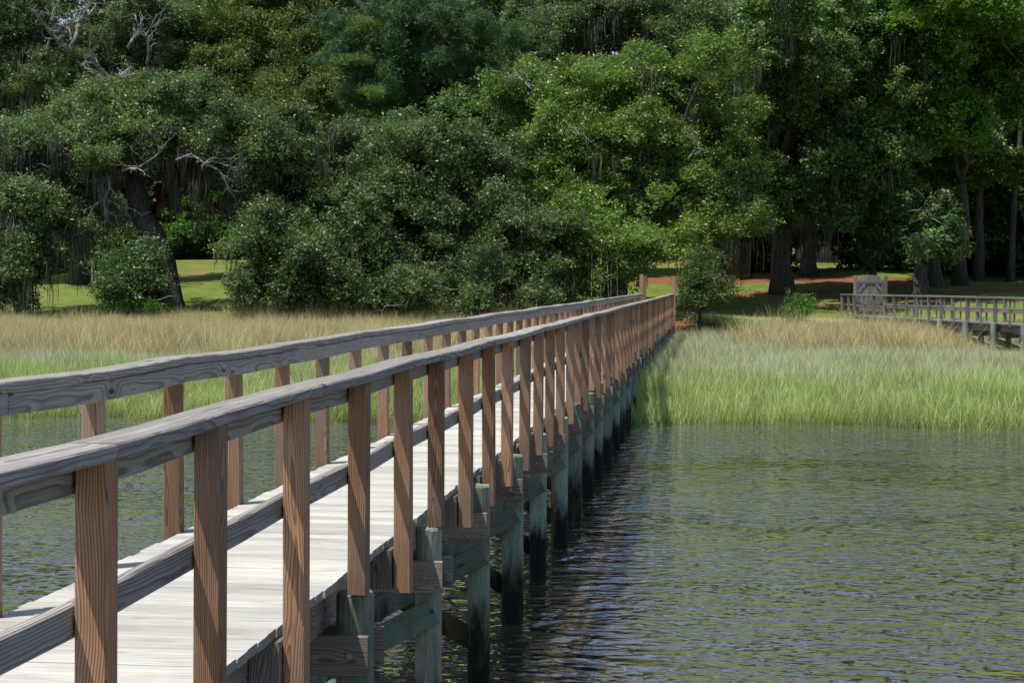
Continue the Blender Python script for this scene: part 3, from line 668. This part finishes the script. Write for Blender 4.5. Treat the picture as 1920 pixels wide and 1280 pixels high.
def tree(name, label, cat, ells, mat, base, tr=0.35, mid=None, srcs=None, bark=None, group=None, moss=0, bare=(), scl=(0.8, 1.25), twigs=0.55, **kw):
    srcs = srcs or S_oak; bark = bark or M_bark
    b = Vector((base[0], base[1], gz(base[0], base[1]) - 0.2))
    t = empty(name, b, label, cat, group)
    pts, subs = crown_pts(ells, **kw)
    sz = RS.uniform(scl[0], scl[1], len(pts)); kp = gap_filter(pts, sz)
    scatter('crown', pts[kp], sz[kp], srcs, mat, t)
    cen = Vector(pts.mean(0)); 
    if mid is None: fork = b.lerp(Vector((cen.x, cen.y, cen.z)), 0.45); way = [fork]
    else: way = [Vector(m) for m in mid]; fork = way[-1]
    trunk = [b] + way; P_ = []; 
    for a, c in zip(trunk[:-1], trunk[1:]): P_ += limb_path(a, c, 4, 0.05)[:-1]
    P_.append(trunk[-1]); n = len(P_)
    rad = [tr * (1.55 if k == 0 else 1.12 if k == 1 else 1.0 - 0.35 * k / n) for k in range(n)]
    paths = [(P_, rad)]
    for e in ells:
        c = at(e[0], e[1], e[4]); lp = limb_path(fork, c, 7, 0.12); r0 = tr * random.uniform(0.35, 0.5)
        paths.append((lp, [r0 * (1 - 0.8 * k / 7) for k in range(8)]))
    tw = []
    for q in subs:
        if random.random() < twigs:
            c = min((at(e[0], e[1], e[4]) for e in ells), key=lambda v: (v - Vector(q)).length)
            lp = limb_path(c.lerp(Vector(q), random.uniform(0.2, 0.6)), Vector(q) + (Vector(q) - c) * 0.1 + Vector(RS.normal(size=3) * .6), 5, 0.35); tw.append((lp, [0.022 * (1 - .8 * k / 4) + 0.006 for k in range(6)]))
    tubes('trunk', paths, bark, t, sides=8, gnarl=0.08, origin=b)
    if tw: tubes('branches', tw, M_lich, t, sides=5, gnarl=0.1, origin=b)['kind'] = 'stuff'
    moss = int(moss * 1.5)
    if moss:
        idx = RS.integers(0, len(subs), moss); mp = subs[idx] + RS.normal(size=(moss, 3)) * [0.9, 0.7, 0.3] - [0, 0, 0.35]
        ln = RS.uniform(0.5, 1.8, moss)
        scatter('hanging_moss', mp, np.c_[RS.uniform(.7, 1.5, moss), RS.uniform(.7, 1.5, moss), ln], S_moss, None, t, upright=True)
    if bare:
        out = []
        for (x0, y0, x1, y1, Yb, r_) in bare:
            out = []; p = at(x0, y0, Yb); q = at(x1, y1, Yb - random.uniform(0, .8)); gnarly(p, q - p, (q - p).length * 1.15, r_, 2, out, 6)
            tubes('bare_branch', out, M_lich, t, sides=6, gnarl=0.12, origin=b)
    return t
def bx(px, Y): return (at(px, 540, Y).x, Y)

g_oak = 'oaks along the shore'
tree('live_oak', 'old mossy live oak with a leaning black trunk and grey bare limbs beside the lawn', 'tree',
     [(110, 245, 150, 45, 77), (300, 225, 170, 50, 78), (480, 262, 150, 45, 76), (40, 300, 100, 45, 76), (390, 300, 110, 30, 77), (590, 250, 90, 50, 77), (90, 350, 90, 40, 76), (210, 300, 70, 40, 75), (170, 400, 50, 30, 77), (420, 350, 60, 20, 76)], L_oak, bx(318, 76),
     tr=0.62, mid=[at(300, 470, 76), at(262, 400, 76.5), at(250, 325, 77)], moss=240, group=g_oak,
     bare=[(205, 320, 170, 230, 74.5, .07), (230, 320, 330, 300, 73.5, .06), (330, 300, 480, 290, 73.5, .055), (205, 330, 235, 440, 74.5, .08), (185, 350, 180, 460, 75, .08), (380, 320, 420, 290, 73.5, .05), (420, 310, 470, 330, 73.5, .04)])
tree('live_oak', 'low spreading oak at the left edge whose branches hang down over the rushes', 'tree',
     [(40, 385, 90, 40, 74), (10, 450, 75, 45, 73.5), (55, 500, 60, 40, 73), (15, 545, 60, 35, 72.8), (95, 440, 40, 30, 74)], L_oak, bx(-40, 75), tr=0.35, moss=40, group=g_oak)
tree('shrub', 'rounded dark bush wrapped round the foot of the leaning oak', 'shrub',
     [(245, 515, 62, 45, 73.5), (205, 550, 38, 28, 73), (285, 545, 34, 34, 73.3), (255, 480, 40, 20, 73.6)], L_glossy, bx(250, 73.8), tr=0.10, sub=(0.4, 0.8), dens=30, carve=0.3, warp=0.4, fill=2.0)
tree('live_oak', 'tall oak at the upper left with pale bare crooked limbs above a red roof', 'tree',
     [(40, 55, 110, 60, 92), (170, 100, 90, 40, 92), (270, 40, 110, 45, 93), (90, 150, 110, 35, 91), (300, 150, 80, 50, 91), (-40, 120, 80, 80, 92)], L_oak, bx(150, 93), tr=0.5, moss=110, group=g_oak,
     fill=0.6, bare=[(130, 100, 60, 20, 89, .14), (130, 100, 180, 20, 89, .14), (185, 175, 185, 90, 89, .14), (245, 170, 275, 60, 88.5, .13), (275, 120, 325, 40, 88.5, .10), (100, 70, 110, 0, 89, .10), (240, 90, 245, 20, 88.5, .09), (60, 130, 10, 120, 89, .08)])
tree('broadleaf_tree', 'olive green tree rising behind the shore oaks, left of the pine', 'tree',
     [(400, 60, 100, 60, 96), (520, 40, 100, 60, 97), (440, 150, 110, 55, 94), (590, 130, 80, 60, 94), (560, 200, 90, 40, 92)], L_olive, bx(480, 96), tr=0.4, srcs=S_oak, group='trees behind the shore oaks')
tree('live_oak', 'dense grey green oak drooping to the rushes beside the middle lawn', 'tree',
     [(560, 300, 110, 60, 76), (520, 380, 90, 60, 75), (610, 400, 100, 80, 75), (500, 470, 75, 60, 73.5), (600, 500, 100, 60, 73.5), (480, 550, 65, 34, 72.5), (580, 560, 90, 38, 72.5), (660, 540, 80, 50, 73), (620, 450, 90, 60, 74.5), (540, 450, 80, 50, 74)], L_oak, bx(590, 77), tr=0.4, moss=30, group=g_oak)
tree('live_oak', 'broad grey green oak in the middle, directly left of the yellow green oak', 'tree',
     [(740, 280, 120, 55, 77), (850, 300, 110, 60, 77), (700, 370, 90, 60, 75.5), (810, 400, 110, 70, 75.5), (920, 400, 90, 80, 76), (740, 480, 80, 50, 74), (880, 500, 100, 50, 74), (960, 510, 60, 45, 74), (780, 560, 110, 38, 72.6), (920, 565, 100, 30, 72.6), (690, 470, 90, 50, 74), (850, 440, 120, 60, 75), (1000, 470, 60, 60, 75), (1020, 560, 60, 25, 73)], L_oak, bx(820, 78), tr=0.45, moss=40, group=g_oak)
tree('live_oak', 'wide yellow green oak arching over the shore end of the pier', 'tree',
     [(1000, 190, 80, 60, 81), (1110, 165, 110, 50, 82), (1240, 190, 110, 60, 82), (1350, 250, 80, 60, 82), (1060, 270, 110, 60, 80), (1200, 290, 130, 65, 80), (1340, 340, 85, 60, 80), (1070, 360, 90, 55, 79), (1210, 380, 110, 50, 79), (1370, 420, 60, 45, 79), (1080, 450, 90, 50, 77), (1220, 450, 110, 35, 78), (1090, 520, 70, 35, 76), (1340, 120, 70, 40, 78, 2.5), (1160, 500, 50, 40, 75.5), (1120, 440, 80, 60, 77)], L_bright, bx(1155, 81), tr=0.5, moss=60, group=g_oak,
     bare=[(1000, 170, 990, 120, 79, .05), (1290, 300, 1330, 280, 76.5, .05), (1200, 150, 1240, 120, 79, .05), (1100, 260, 1060, 240, 77, .05)])
tree('live_oak', 'mossy oak at the top centre, behind the yellow green oak', 'tree',
     [(1050, 40, 100, 50, 98), (1180, 40, 90, 50, 98), (1310, 60, 100, 60, 97), (1400, 130, 90, 60, 96), (1000, 110, 70, 40, 96), (1480, 60, 80, 60, 97), (1390, 220, 70, 40, 95)], L_oak, bx(1390, 97), tr=0.45, moss=120, group='trees behind the shore oaks')
tree('live_oak', 'great dark oak with a thick ribbed trunk standing on the lawn right of the pier', 'tree',
     [(1500, 120, 110, 60, 85, 4.5), (1600, 60, 110, 60, 87, 4), (1560, 200, 110, 50, 86, 3.5), (1680, 150, 90, 50, 86, 4), (1540, 300, 90, 50, 86), (1640, 280, 80, 60, 87), (1580, 360, 90, 40, 87), (1470, 250, 60, 50, 89), (1500, 370, 70, 35, 87), (1450, 400, 50, 35, 86), (1540, 400, 60, 30, 87), (1500, 25, 110, 35, 79, 3)], L_oakdark, bx(1467, 88), tr=0.55, srcs=S_broad, moss=30, mid=[at(1467, 440, 88), at(1480, 330, 88.5)], twigs=.15, group='trees on the lawn right of the pier')
tree('sweetgum', 'fresh bright green tree at the upper right', 'tree',
     [(1750, 110, 80, 50, 87, 4), (1850, 40, 100, 50, 86, 4), (1780, 60, 70, 50, 85, 4), (1880, 120, 70, 60, 89), (1800, 250, 50, 50, 86), (1760, 160, 70, 40, 87), (1905, 190, 40, 40, 88), (1800, -5, 110, 30, 80, 3)], L_lime, bx(1800, 92), tr=0.3, srcs=S_broad, group='trees on the lawn right of the pier')
tree('small_tree', 'slim trunked tree with glossy leaves, just behind the arched gate', 'tree',
     [(1600, 400, 60, 35, 90), (1625, 450, 50, 35, 90), (1650, 400, 35, 40, 90.5), (1630, 490, 34, 16, 90)], L_glossy, bx(1640, 91), tr=0.22, srcs=S_broad, group='trees on the lawn right of the pier', sub=(0.5, 0.9), dens=20)
tree('small_tree', 'tree with silvery glossy leaves on a dark trunk, just right of the arched gate', 'tree',
     [(1740, 400, 60, 38, 84), (1765, 440, 50, 35, 84), (1720, 450, 40, 30, 84), (1735, 480, 48, 16, 84)], L_glossy, bx(1727, 85), tr=0.40, srcs=S_broad, group='trees on the lawn right of the pier', sub=(0.5, 0.9), dens=20, mid=[at(1727, 480, 85)])
tree('slim_tree', 'shaded tree with a pale flared trunk foot, right of the dark trunk behind the footbridge', 'tree',
     [(1760, 300, 70, 45, 93), (1850, 300, 60, 50, 94), (1700, 240, 60, 50, 94)], L_oakdark, bx(1757, 91), tr=0.32, srcs=S_broad, group='trees on the lawn right of the pier', mid=[at(1762, 380, 92)])
tree('slim_tree', 'shaded tree right of the thick ribbed trunk, in front of the white building', 'tree',
     [(1500, 400, 60, 25, 97), (1530, 360, 60, 40, 97)], L_oakdark, bx(1518, 97), tr=0.40, srcs=S_broad, group='trees on the lawn right of the pier', mid=[at(1520, 400, 97)], moss=25)
tree('shrub', 'loose upright bush beside the shore end of the pier', 'shrub',
     [(1310, 545, 44, 36, 73.2), (1335, 510, 34, 24, 73.6), (1290, 575, 26, 20, 72.8), (1345, 545, 30, 30, 73.4), (1300, 500, 26, 24, 73.4)], L_wood, bx(1312, 73.5), tr=0.09, sub=(0.35, 0.7), dens=24, carve=0.3, warp=0.4, fill=1.6, scl=(.6, .95))
tree('low_bush', 'small fresh green bush among the rushes between the pier and the gate', 'shrub',
     [(1510, 580, 32, 16, 74.2), (1490, 590, 20, 12, 74)], L_fern, bx(1510, 74.4), tr=0.04, sub=(0.3, 0.5), dens=30, carve=0.3, warp=0.4, fill=2.5, scl=(.5, .8))
tree('low_bush', 'low bright green bush at the foot of the leaning oak trunk', 'shrub',
     [(300, 572, 36, 10, 72.6), (250, 568, 30, 9, 72.6)], L_hedge, bx(290, 72.8), tr=0.04, sub=(0.25, 0.4), dens=30, carve=0.3, warp=0.4, fill=2.5, scl=(.5, .8))
tree('hedge', 'clipped dark green hedge along the top of the left lawn', 'hedge',
     [(360, 440, 50, 48, 112), (430, 435, 60, 50, 112), (500, 460, 60, 40, 113), (300, 465, 40, 35, 113)], L_hedge, bx(400, 113), tr=0.1, srcs=S_broad, fill=1.5)
tree('broadleaf_tree', 'shadowy tree behind the left edge oak', 'tree',
     [(30, 400, 80, 50, 100), (130, 440, 60, 50, 100), (200, 430, 50, 50, 102), (60, 250, 100, 50, 104)], L_oakdark, bx(110, 102), tr=0.3, moss=20, group='trees behind the shore oaks')
for px_, Y_, ells_, lab in ((690, 104, [(700, 330, 120, 90, 104), (800, 400, 100, 60, 104), (640, 420, 80, 60, 104)], 'shaded tree behind the middle oaks, left one'),
                            (960, 104, [(950, 260, 110, 90, 104), (1000, 380, 100, 70, 104), (900, 430, 80, 50, 104)], 'shaded tree behind the middle oaks, right one')):
    tree('broadleaf_tree', lab, 'tree', ells_, L_oakdark, bx(px_, Y_), tr=0.35, srcs=S_broad, group='trees behind the shore oaks')

# thin bare vines hanging in front of the dark trunks, left of the shore end of the pier
vn = [o for o in COL.objects if o.get('label', '').startswith('wide yellow green oak')][0]
for px_, y0_ in ((1112, 440), (1128, 470), (1137, 440), (1156, 430), (1147, 480)):
    a_ = at(px_, y0_, 74.5); b_ = at(px_ + random.uniform(-3, 5), 585, 74.2)
    tubes('vine', [(limb_path(a_, b_, 8, .012), [.016] * 9)], M_lich, vn, sides=5, origin=a_)
# pine
pb = bx(725, 88); pt = empty('pine_tree', (pb[0], pb[1], gz(*pb)), 'dark blue green pine rising above the oaks at top centre', 'tree')
crown_e = [(640, 60, 50, 30, 87), (700, 50, 60, 30, 87), (660, 110, 55, 30, 86), (760, 100, 60, 28, 86), (820, 50, 70, 32, 86), (900, 55, 60, 28, 85.5), (950, 75, 45, 22, 85.5), (840, 120, 70, 25, 86), (760, 170, 55, 30, 86), (700, 200, 50, 24, 86), (900, 150, 40, 20, 86), (800, 10, 90, 30, 87), (660, 170, 40, 28, 85.5), (720, 140, 45, 28, 85.5)]
pts, subs = crown_pts(crown_e, sub=(0.5, 1.0), dens=15, flat=0.6, fill=1.2)
scatter('crown', pts, RS.uniform(.8, 1.3, len(pts)), S_pine, L_pine, pt, tilt=.6)
pts2, _ = crown_pts([(665, 120, 32, 18, 84.3), (715, 178, 26, 8, 84.3), (650, 150, 22, 10, 84.3), (690, 60, 26, 14, 84.6)], sub=(0.35, 0.6), dens=30, flat=.4)
scatter('young_shoots', pts2, RS.uniform(.7, 1.1, len(pts2)), S_pine, L_pinelt, pt, tilt=.4)
b = Vector((pb[0], pb[1], gz(*pb) - .2)); top = at(690, -200, 88)
paths = [(limb_path(b, top, 10, .03), [0.36 - .02 * k for k in range(11)])]
paths.append((limb_path(at(745, 110, 88), at(640, -20, 87.5), 6, .05), [.24 - .02 * k for k in range(7)]))
for e in crown_e: paths.append((limb_path(at(722, min(e[1] + 30, 200), 88), at(e[0], e[1], e[4]), 6, .12), [.09 - .011 * k for k in range(7)]))
tubes('trunk', paths, M_bark, pt, origin=b, sides=8, gnarl=.06)

# woods behind, one mass
N = 15000; Wp = np.c_[RS.uniform(-62, 40, N), RS.uniform(112, 134, N), np.zeros(N)]
hgt = 17 + 3 * snoise(Wp[:, 0], Wp[:, 1], 0.4); Wp[:, 2] = 3.9 + (Wp[:, 1] - 108) * .035 + 1.0 + RS.random(N) ** 0.8 * hgt
lowgap = (Wp[:, 2] < 9) & (Wp[:, 1] < 124); Wp = Wp[~(lowgap & (RS.random(len(Wp)) < .8))]
Wp += RS.normal(size=Wp.shape) * 0.4
sz = RS.uniform(1.8, 2.8, len(Wp)); kp = gap_filter(Wp, sz, 10); Wp = Wp[kp]; sz = sz[kp]
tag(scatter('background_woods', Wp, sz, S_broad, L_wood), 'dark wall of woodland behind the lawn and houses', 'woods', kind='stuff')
# crown mass closing the dark upper right, over shaded trunks
paths = []
for i in range(46):
    x_ = random.uniform(-50, 34); y_ = random.uniform(108, 122)
    if i < 16: x_ = random.uniform(11.5, 26); y_ = random.uniform(92, 108)
    b = Vector((x_, y_, gz(x_, y_) - .2)); r_ = random.uniform(.12, .30)
    paths.append((limb_path(b, b + Vector((random.uniform(-1.5, 1.5), random.uniform(-1, 1), random.uniform(12, 18))), 7, .04), [r_ * (1.3 if k == 0 else 1 - .07 * k) for k in range(8)]))
tag(tubes('woodland_trunks', paths, M_bark, None, origin=(0, 110, 4), sides=7, gnarl=.08), 'many slender dark trunks of the shaded woods', 'woods', kind='stuff')
N = 5200; Wp = np.c_[RS.uniform(10.5, 30, N), RS.uniform(96, 110, N), RS.uniform(8.5, 24, N)]
lw = RS.random(N) < .25; Wp[lw, 2] = RS.uniform(4, 8.5, lw.sum())
N2 = 900; W2 = np.c_[RS.uniform(0.5, 20, N2), RS.uniform(100, 108, N2), np.zeros(N2)]; W2[:, 2] = 3.6 + RS.random(N2) * np.where(W2[:, 0] > 9, 5.5, 2.6)
W2 = W2[vnoise(W2, .35, 9) > .45]; W2 = W2[gap_filter(W2, np.ones(len(W2)), 20)]
Wp = np.concatenate([Wp, W2]); N = len(Wp)
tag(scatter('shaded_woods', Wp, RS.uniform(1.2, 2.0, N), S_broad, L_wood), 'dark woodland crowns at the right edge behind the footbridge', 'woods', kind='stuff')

# ------------------------------------------------------------------ buildings glimpsed through the trees
s = NT('brick_wall'); tc = s.n('TexCoord').outputs['Object']; br = s.n('TexBrick'); s.put(br.inputs[0], s.vmath('MULTIPLY', tc, (1, 1, 1)))
rr = s.n('CombineXYZ'); sx = s.n('SeparateXYZ'); s.put(sx.inputs[0], tc); s.put(rr.inputs[0], s.math('ADD', sx.outputs[0], sx.outputs[1])); s.put(rr.inputs[1], sx.outputs[2])
s.put(br.inputs[0], rr.outputs[0]); br.inputs['Scale'].default_value = 4.5
br.inputs['Color1'].default_value = (.30, .13, .09, 1); br.inputs['Color2'].default_value = (.38, .19, .13, 1); br.inputs['Mortar'].default_value = (.42, .38, .33, 1)
s.bsdf(br.outputs[0], .9); M_brick = s.m
s = NT('red_roof_shingle'); n = s.noise(s.n('TexCoord').outputs['Object'], 6, 4); s.bsdf(s.mix(n, (.30, .10, .08), (.46, .20, .16)), .85, .2, s.bump(n, .6, .03)); M_roof = s.m
s = NT('white_siding'); n = s.noise(s.n('TexCoord').outputs['Object'], 3, 3); s.bsdf(s.mix(n, (.66, .66, .64), (.80, .80, .78)), .6); M_white = s.m
s = NT('window_glass'); s.bsdf((.03, .04, .05), .08, .6); M_glass = s.m
s = NT('black_iron'); s.bsdf((.02, .02, .02), .5); M_iron = s.m
s = NT('blue_grey_shutter'); s.bsdf((.16, .22, .28), .6); M_shut = s.m
def house(label, x0, x1, yf, dep, zb, H, rh, wall, roof, wins, porch=False):
    h = empty('house', ((x0 + x1) / 2, yf, zb), label, 'house'); yb = yf + dep; T = .25
    box('wall', (x0, yf, zb - 1), (x1, yb, zb + H), wall, h)
    V = [(x0 - .5, yf - .5, zb + H + .003), (x1 + .5, yf - .5, zb + H + .003), (x1 + .5, yb + .5, zb + H + .003), (x0 - .5, yb + .5, zb + H + .003), (x0 + 1.5, (yf + yb) / 2, zb + H + rh), (x1 - 1.5, (yf + yb) / 2, zb + H + rh)]
    mesh_obj('roof', V, [(0, 3, 2, 1), (0, 1, 5, 4), (1, 2, 5), (2, 3, 4, 5), (3, 0, 4)], roof, h)
    for (u, z0, ww, hh) in wins:
        xw = x0 + u; fr_ = box('window', (xw - .08, yf - .06, zb + z0 - .08), (xw + ww + .08, yf - .003, zb + z0 + hh + .08), M_white, h)
        box('pane', (xw, yf - .075, zb + z0), (xw + ww / 2 - .03, yf - .062, zb + z0 + hh), M_glass, fr_); box('pane', (xw + ww / 2 + .03, yf - .075, zb + z0), (xw + ww, yf - .062, zb + z0 + hh), M_glass, fr_)
        if wall == M_brick:
            for sx_ in (xw - .55, xw + ww + .13): box('shutter', (sx_, yf - .05, zb + z0 - .05), (sx_ + .4, yf - .002, zb + z0 + hh + .05), M_shut, h)
    d = box('door', (x0 + (x1 - x0) / 2 - .5, yf - .05, zb), (x0 + (x1 - x0) / 2 + .5, yf - .002, zb + 2.1), M_white, h)
    if porch:
        box('porch_roof', (x0 - .3, yf - 3, zb + 2.9), (x1 + .3, yf - .51, zb + 3.1), M_white, h)
        k = x0
        while k <= x1 + .01: box('column', (k - .12, yf - 2.9, zb - .5), (k + .12, yf - 2.66, zb + 2.898), M_white, h); k += (x1 - x0) / 5
        rl = box('balustrade', (x0, yf - 2.87, zb + .9), (x1, yf - 2.80, zb + .98), M_white, h); k = x0 + .2
        while k < x1: box('baluster', (k, yf - 2.86, zb + .05), (k + .05, yf - 2.81, zb + .898), M_white, rl); k += .3
    return h
c0 = at(-260, 400, 124).x; c1 = at(440, 400, 124).x
house('brick house with a red roof, half hidden behind the leaning oak', c0, c1, 122, 9, gz(c0, 122), 8.0, 4.2, M_brick, M_roof, [(1 + 3.0 * i, z0, 1.2, 1.5) for i in range(6) for z0 in (.9, 4.2) if not (i == 2 and z0 < 1)])
c0 = at(800, 400, 118).x; c1 = at(1310, 400, 118).x
house('white porched house glimpsed behind the middle oaks', c0, c1, 121, 8, gz(c0, 121), 6.0, 2.4, M_white, M_roof, [(1 + 3.1 * i, z0, 1.1, 1.5) for i in range(6) for z0 in (.9, 4.0) if not (i == 2 and z0 < 1)], porch=True)
c0 = at(1495, 480, 116).x; c1 = at(1590, 480, 116).x
house('small white outbuilding glimpsed between the trunks right of the pier', c0, c1, 116, 4, gz(c0, 116), 2.2, 1.2, M_white, M_roof, [(.5, .8, .6, .8)])
# iron fence along the top of the lawn
fe = empty('iron_fence', (at(1500, 490, 108).x, 108, gz(4, 108)), 'thin black iron fence across the top of the lawn before the white outbuilding', 'fence')
x0, x1 = at(1420, 490, 108).x, at(1640, 490, 108).x
for z in (.25, 1.1): box('rail', (x0, 108, gz(4, 108) + z), (x1, 108.03, gz(4, 108) + z + .04), M_iron, fe)
k = x0
while k < x1: box('picket', (k, 108.031, gz(4, 108) - .1), (k + .025, 108.055, gz(4, 108) + 1.25), M_iron, fe); k += .16
# white marker post on the left lawn
p = at(173, 520, 92); zz = gz(p.x, 92)
mk = empty('marker_post', (p.x, 92, zz), 'thin white marker post standing on the left lawn', 'post')
tubes('pole', [([(p.x, 92, zz - .1), (p.x, 92, zz + 1.4)], [.06, .05])], M_white, mk); tubes('pole_cap', [([(p.x, 92, zz + 1.401), (p.x, 92, zz + 1.46)], [.08, .05])], M_white, mk)
